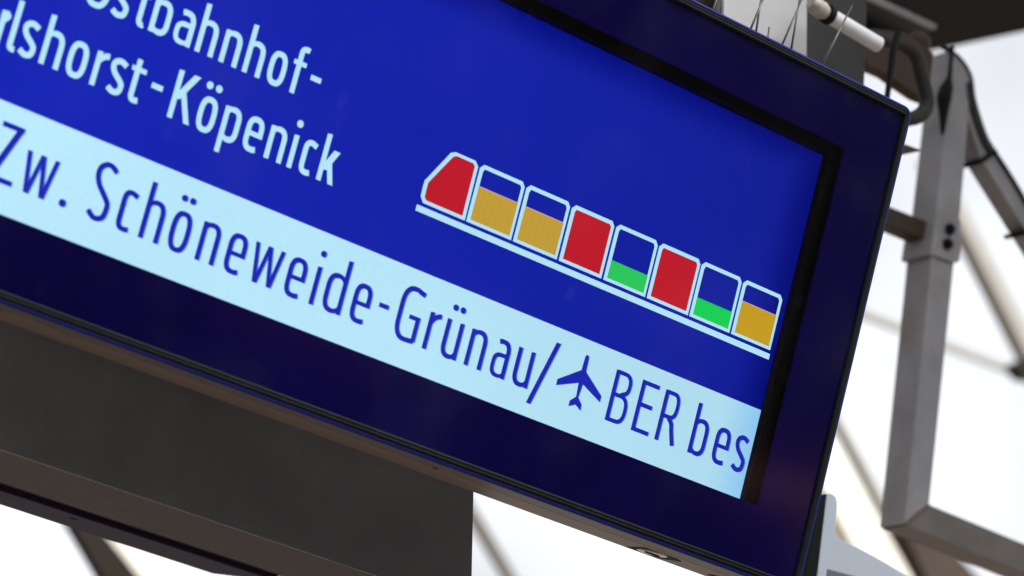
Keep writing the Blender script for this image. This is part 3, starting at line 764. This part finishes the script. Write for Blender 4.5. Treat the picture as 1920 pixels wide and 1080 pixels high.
# ------------------------------------------------------------------ steel gantry at the right
def gantry():
    Y = 1.05
    root = thing('steel_gantry', 'grey galvanised steel gantry frame with collar and diagonal at the right', 'frame', tuple(at(1700, 985, Y)))
    ps = []
    ps.append(slab('post', [(1787, 92), (1823, 140), (1812, 266), (1798.6, 424), (1788, 500), (1742.4, 945.5), (1695.7, 983), (1741.3, 532), (1747, 470.7), (1760, 352), (1772.6, 240)], Y, 0.070, M_steel, None, 0.0015))
    ps.append(slab('lower_beam', [(1743.2, 946.5), (2020, 1061), (2020, 1113), (1697, 985)], Y + 0.0012, 0.0676, M_beamsteel, None, 0.001))
    ps.append(slab('cross_brace', [(1580, 352), (1752, 421), (1750, 455), (1580, 383)], Y + 0.02, 0.045, M_brownmetal, None, 0.001))
    ps.append(slab('collar', [(1757, 392), (1803, 414), (1799, 491), (1786, 492), (1744.5, 476)], Y - 0.006, 0.084, M_steel, None, 0.001))
    for bx, by in ((1779, 430), (1775, 458)):
        c = at(bx, by, Y - 0.0065); bm = bmesh.new()
        add_tube(bm, [c, c - Vector((0, 0.008, 0))], 0.0125, 6); add_tube(bm, [c - Vector((0, 0.0081, 0)), c - Vector((0, 0.014, 0))], 0.006, 10)
        ps.append(from_bm('bolt', bm, M_black))
    ps.append(slab('diagonal', [(1818, 150), (1830, 190), (1848, 250), (1863, 277), (1990, 489), (1990, 538), (1838.6, 297), (1816, 226)], Y + 0.004, 0.045, M_steel, None, 0.001))
    for q in ([(1836, 300), (1868, 279), (1872, 286), (1841, 307)], [(1917, 432), (1962, 425), (1967, 433), (1921, 440)]):
        ps.append(slab('clamp', q, Y - 0.004, 0.056, M_black, None, 0.001))
    # serrated strip along the outer edge
    path = [Vector(p) for p in catm([(1768, 84), (1800, 106), (1822, 140), (1830, 188), (1848, 246), (1862, 274), (1891, 318), (1920, 366), (1985, 478)], 9)]
    pl = []; inner = []
    for i in range(len(path) - 1):
        a, b = path[i], path[i + 1]; d = (b - a).normalized(); n = Vector((d.y, -d.x))
        pl.append(tuple(a + n * 2.2)); pl.append(tuple((a + b) / 2 + n * (-0.2))); inner.append(tuple(a - n * (11 if 150 < a.y < 280 else 2.5)))
    bm = bmesh.new()
    for i in range(len(inner) - 1):
        q = [pl[2 * i], pl[2 * i + 1], pl[2 * i + 2], inner[i + 1], inner[i]]
        add_prism(bm, [at(x, y, Y - 0.004) for x, y in q], (0, 0.012, 0))
    ps.append(from_bm('serrated_strip', bm, M_darksteel))
    # weld beads along the mitred corner and under the collar
    for q, r in (([(1742, 947), (1720, 964), (1697, 983)], 0.0028), ([(1745, 477), (1766, 485), (1786, 493)], 0.0022)):
        c = [at(x, y, Y - 0.001) for x, y in q]; pts = smooth_path(c, 14); bm = bmesh.new()
        add_tube(bm, pts, [r * (0.75 + 0.5 * random.random()) for _ in pts], 8)
        ps.append(from_bm('weld_bead', bm, M_rust))
    reroot(root, ps)


gantry()


def loose_parts():
    # black cable down the post
    Y = 1.0
    root = tag(from_bm('post_cable', _tube([(1786, 88), (1783, 115), (1780, 145), (1775, 165), (1770, 185), (1769, 215), (1767, 252)], Y, [4, 4, 5, 13, 15, 9, 3]), M_black), 'black cable with a thick plug running down the steel post', 'cable')
    Y = 0.62
    o = from_bm('hose_loop', _tube([(1610, 62), (1650, 74), (1690, 84), (1716, 104), (1725, 135), (1733, 165), (1738, 192), (1730, 212), (1706, 223), (1660, 222)], Y, [12, 13, 14, 15, 15, 15, 15, 15, 14, 13], rib=True), M_hose)
    tag(o, 'dark hose bent in a loop beside the upper right corner of the display', 'hose')
    o = from_bm('suspension_rod', _tube([(1684, 62), (1676, 90), (1669, 140), (1659, 215)], 0.50, [7, 7, 6, 5]), M_black)
    tag(o, 'black rod coming down behind the top corner of the display', 'rod')
    r = thing('sleeved_pipe', 'white sleeved pipe with a cream end cap above the display', 'pipe', tuple(at(1600, 58, 0.36)))
    a = from_bm('sleeve', _tube([(1556, 30), (1580, 44), (1620, 68), (1647, 84)], 0.36, [15, 15, 15, 15]), M_whitetube)
    b = from_bm('end_cap', _tube([(1520, 4), (1530, 12), (1541, 20), (1551, 27)], 0.36, [12, 17, 17, 11]), M_cream)
    c = from_bm('band_clamp', _tube([(1549, 25), (1557, 30)], 0.36, [19, 19]), M_black)
    reroot(r, [a, b, c])
    r = thing('ledge_bar', 'flat grey steel bar sloping across the dark roof at top right', 'bar', tuple(at(1700, 30, 1.3)))
    a = slab('bar_edge', [(1560, -46), (1757, 46), (1755, 55), (1560, -36)], 1.3, 0.012, M_steel, None, 0.001)
    b = slab('bar_flange', [(1560, -45), (1753, 47), (1752, 54), (1560, -37)], 1.3125, 0.07, M_darksteel, None, 0.001)
    reroot(r, [a, b])
    o = slab('hinge_block', [(1615, 60), (1640, 52), (1700, 60), (1752, 100), (1742, 190), (1722, 182), (1690, 160), (1664, 141), (1624, 124)], 0.85, 0.03, M_brownmetal, None, 0.004)
    tag(o, 'brown block behind the hose loop near the display corner', 'block')
    o = slab('dark_gap_slab', [(1540, -60), (1700, 12), (1738, 50), (1744, 78), (1700, 84), (1655, 72), (1625, 60), (1540, 20)], 1.40, 0.10, M_black, None, 0.004)  # black slab added to stand for the shaded gap between pipe and knuckle
    tag(o, 'black slab filling the dark gap under the sloping grey bar', 'slab')
    bm = bmesh.new(); c = at(1722, 80, 0.9)
    bmesh.ops.create_uvsphere(bm, u_segments=20, v_segments=12, radius=0.026, matrix=Matrix.Translation(c))
    o = from_bm('knuckle_joint', bm, M_brownmetal, smooth=True); tag(o, 'rounded brown knuckle joint between pipe and post', 'joint')
    o = slab('pointed_tab', [(1640, 262), (1700, 271), (1730, 282), (1700, 288), (1640, 300)], 0.6, 0.012, M_brownmetal, None, 0.001)
    tag(o, 'small pointed metal tab sticking out right of the display edge', 'tab')


def _tube(pp, Y, rp, rib=False):
    pts = smooth_path([at(x, y, Y) for x, y in pp], 8); n = len(pts); rs = []
    k = len(rp) - 1
    for i in range(n):
        u = i / (n - 1) * k; j = min(int(u), k - 1); r = rp[j] + (rp[j + 1] - rp[j]) * (u - j)
        dist = (pts[i] - CAM_LOC).dot(CW[2]); rr = r / FPX * dist
        if rib and i % 2: rr *= 0.93
        rs.append(rr)
    bm = bmesh.new(); add_tube(bm, pts, rs, 16); return bm


loose_parts()


# ------------------------------------------------------------------ pale bracket at the lower right
def bracket():
    Y = 0.50
    root = thing('enamel_bracket', 'pale blue grey enamel bracket with a black edge below the right corner of the display', 'bracket', tuple(at(1560, 1070, Y)))
    a = slab('plate', [(1549, 925), (1560, 925), (1568, 931), (1571, 944), (1566, 1003), (1572, 1007), (1640, 1043), (1760, 1112), (1760, 1200), (1500, 1200), (1529, 1080)], Y, 0.03, M_bracket, None, 0.002)
    b = slab('edge_strip', [(1536, 936), (1546, 926), (1551, 926), (1533, 1078), (1512, 1200), (1490, 1200)], Y - 0.004, 0.03, M_rubber, None, 0.001)
    c = slab('slot', [(1552, 1067), (1600, 1080), (1700, 1112), (1700, 1125), (1551, 1082)], Y - 0.0015, 0.004, M_greyback, None)
    reroot(root, [a, b, c])


bracket()


# ------------------------------------------------------------------ far hall structure against the sky
def far_beam(name, label, poly, Y, depth, m, cat='beam', group=None):
    o = slab(name, poly, Y, depth, m, None, 0.004); tag(o, label, cat, group or ('slanting rafters of the hall roof' if name == 'hall_rafter' else None)); return o


far_beam('hall_rafter', 'grey blurred slanting rafter right of the steel post', [(1740, 300), (1764, 296), (2010, 772), (1984, 780)], 9.0, 0.10, M_beamgrey)
far_beam('hall_rafter', 'thick cream slanting rafter low between the display edge and the post', [(1452, 740), (1520, 740), (1776, 1200), (1690, 1200)], 9.0, 0.10, M_beam)
far_beam('hall_rafter', 'thin grey slanting rafter behind the lower part of the post', [(1520, 700), (1532, 697), (1690, 985), (1674, 992)], 8.0, 0.05, M_beamgrey)
far_beam('hall_purlin', 'thin pale purlin crossing the sky behind the post', [(1560, 556), (2010, 728), (2010, 742), (1560, 570)], 12.0, 0.05, M_beamgrey)
far_beam('hall_rafter', 'grey slanting rafter below the middle of the display', [(838, 902), (858, 893), (1005, 1140), (986, 1150)], 13.0, 0.04, M_beammid)
far_beam('hall_rafter', 'dark rafter at the bottom left under the rear display', [(120, 960), (158, 950), (318, 1150), (250, 1180)], 14.0, 0.10, M_beamdark)
far_beam('hall_rafter', 'broad cream rafter beside the dark one at the bottom left', [(170, 970), (250, 960), (420, 1150), (325, 1160)], 14.6, 0.10, M_beam)
far_beam('junction_plate', 'small dark junction plate where rafters meet at the right edge of the view', [(1900, 684), (1935, 668), (1952, 716), (1918, 710)], 8.8, 0.08, M_beamdark, 'plate')
far_beam('hall_girder', 'brown girder end under the lower gantry beam', [(1690, 985), (1745, 985), (1880, 1130), (1770, 1150)], 9.6, 0.2, M_brownmetal)
far_beam('soffit_board', 'beige soffit board between the pale bracket and the cream rafter', [(1460, 820), (1500, 800), (1680, 1120), (1560, 1140)], 10.5, 0.2, M_soffit, 'board')
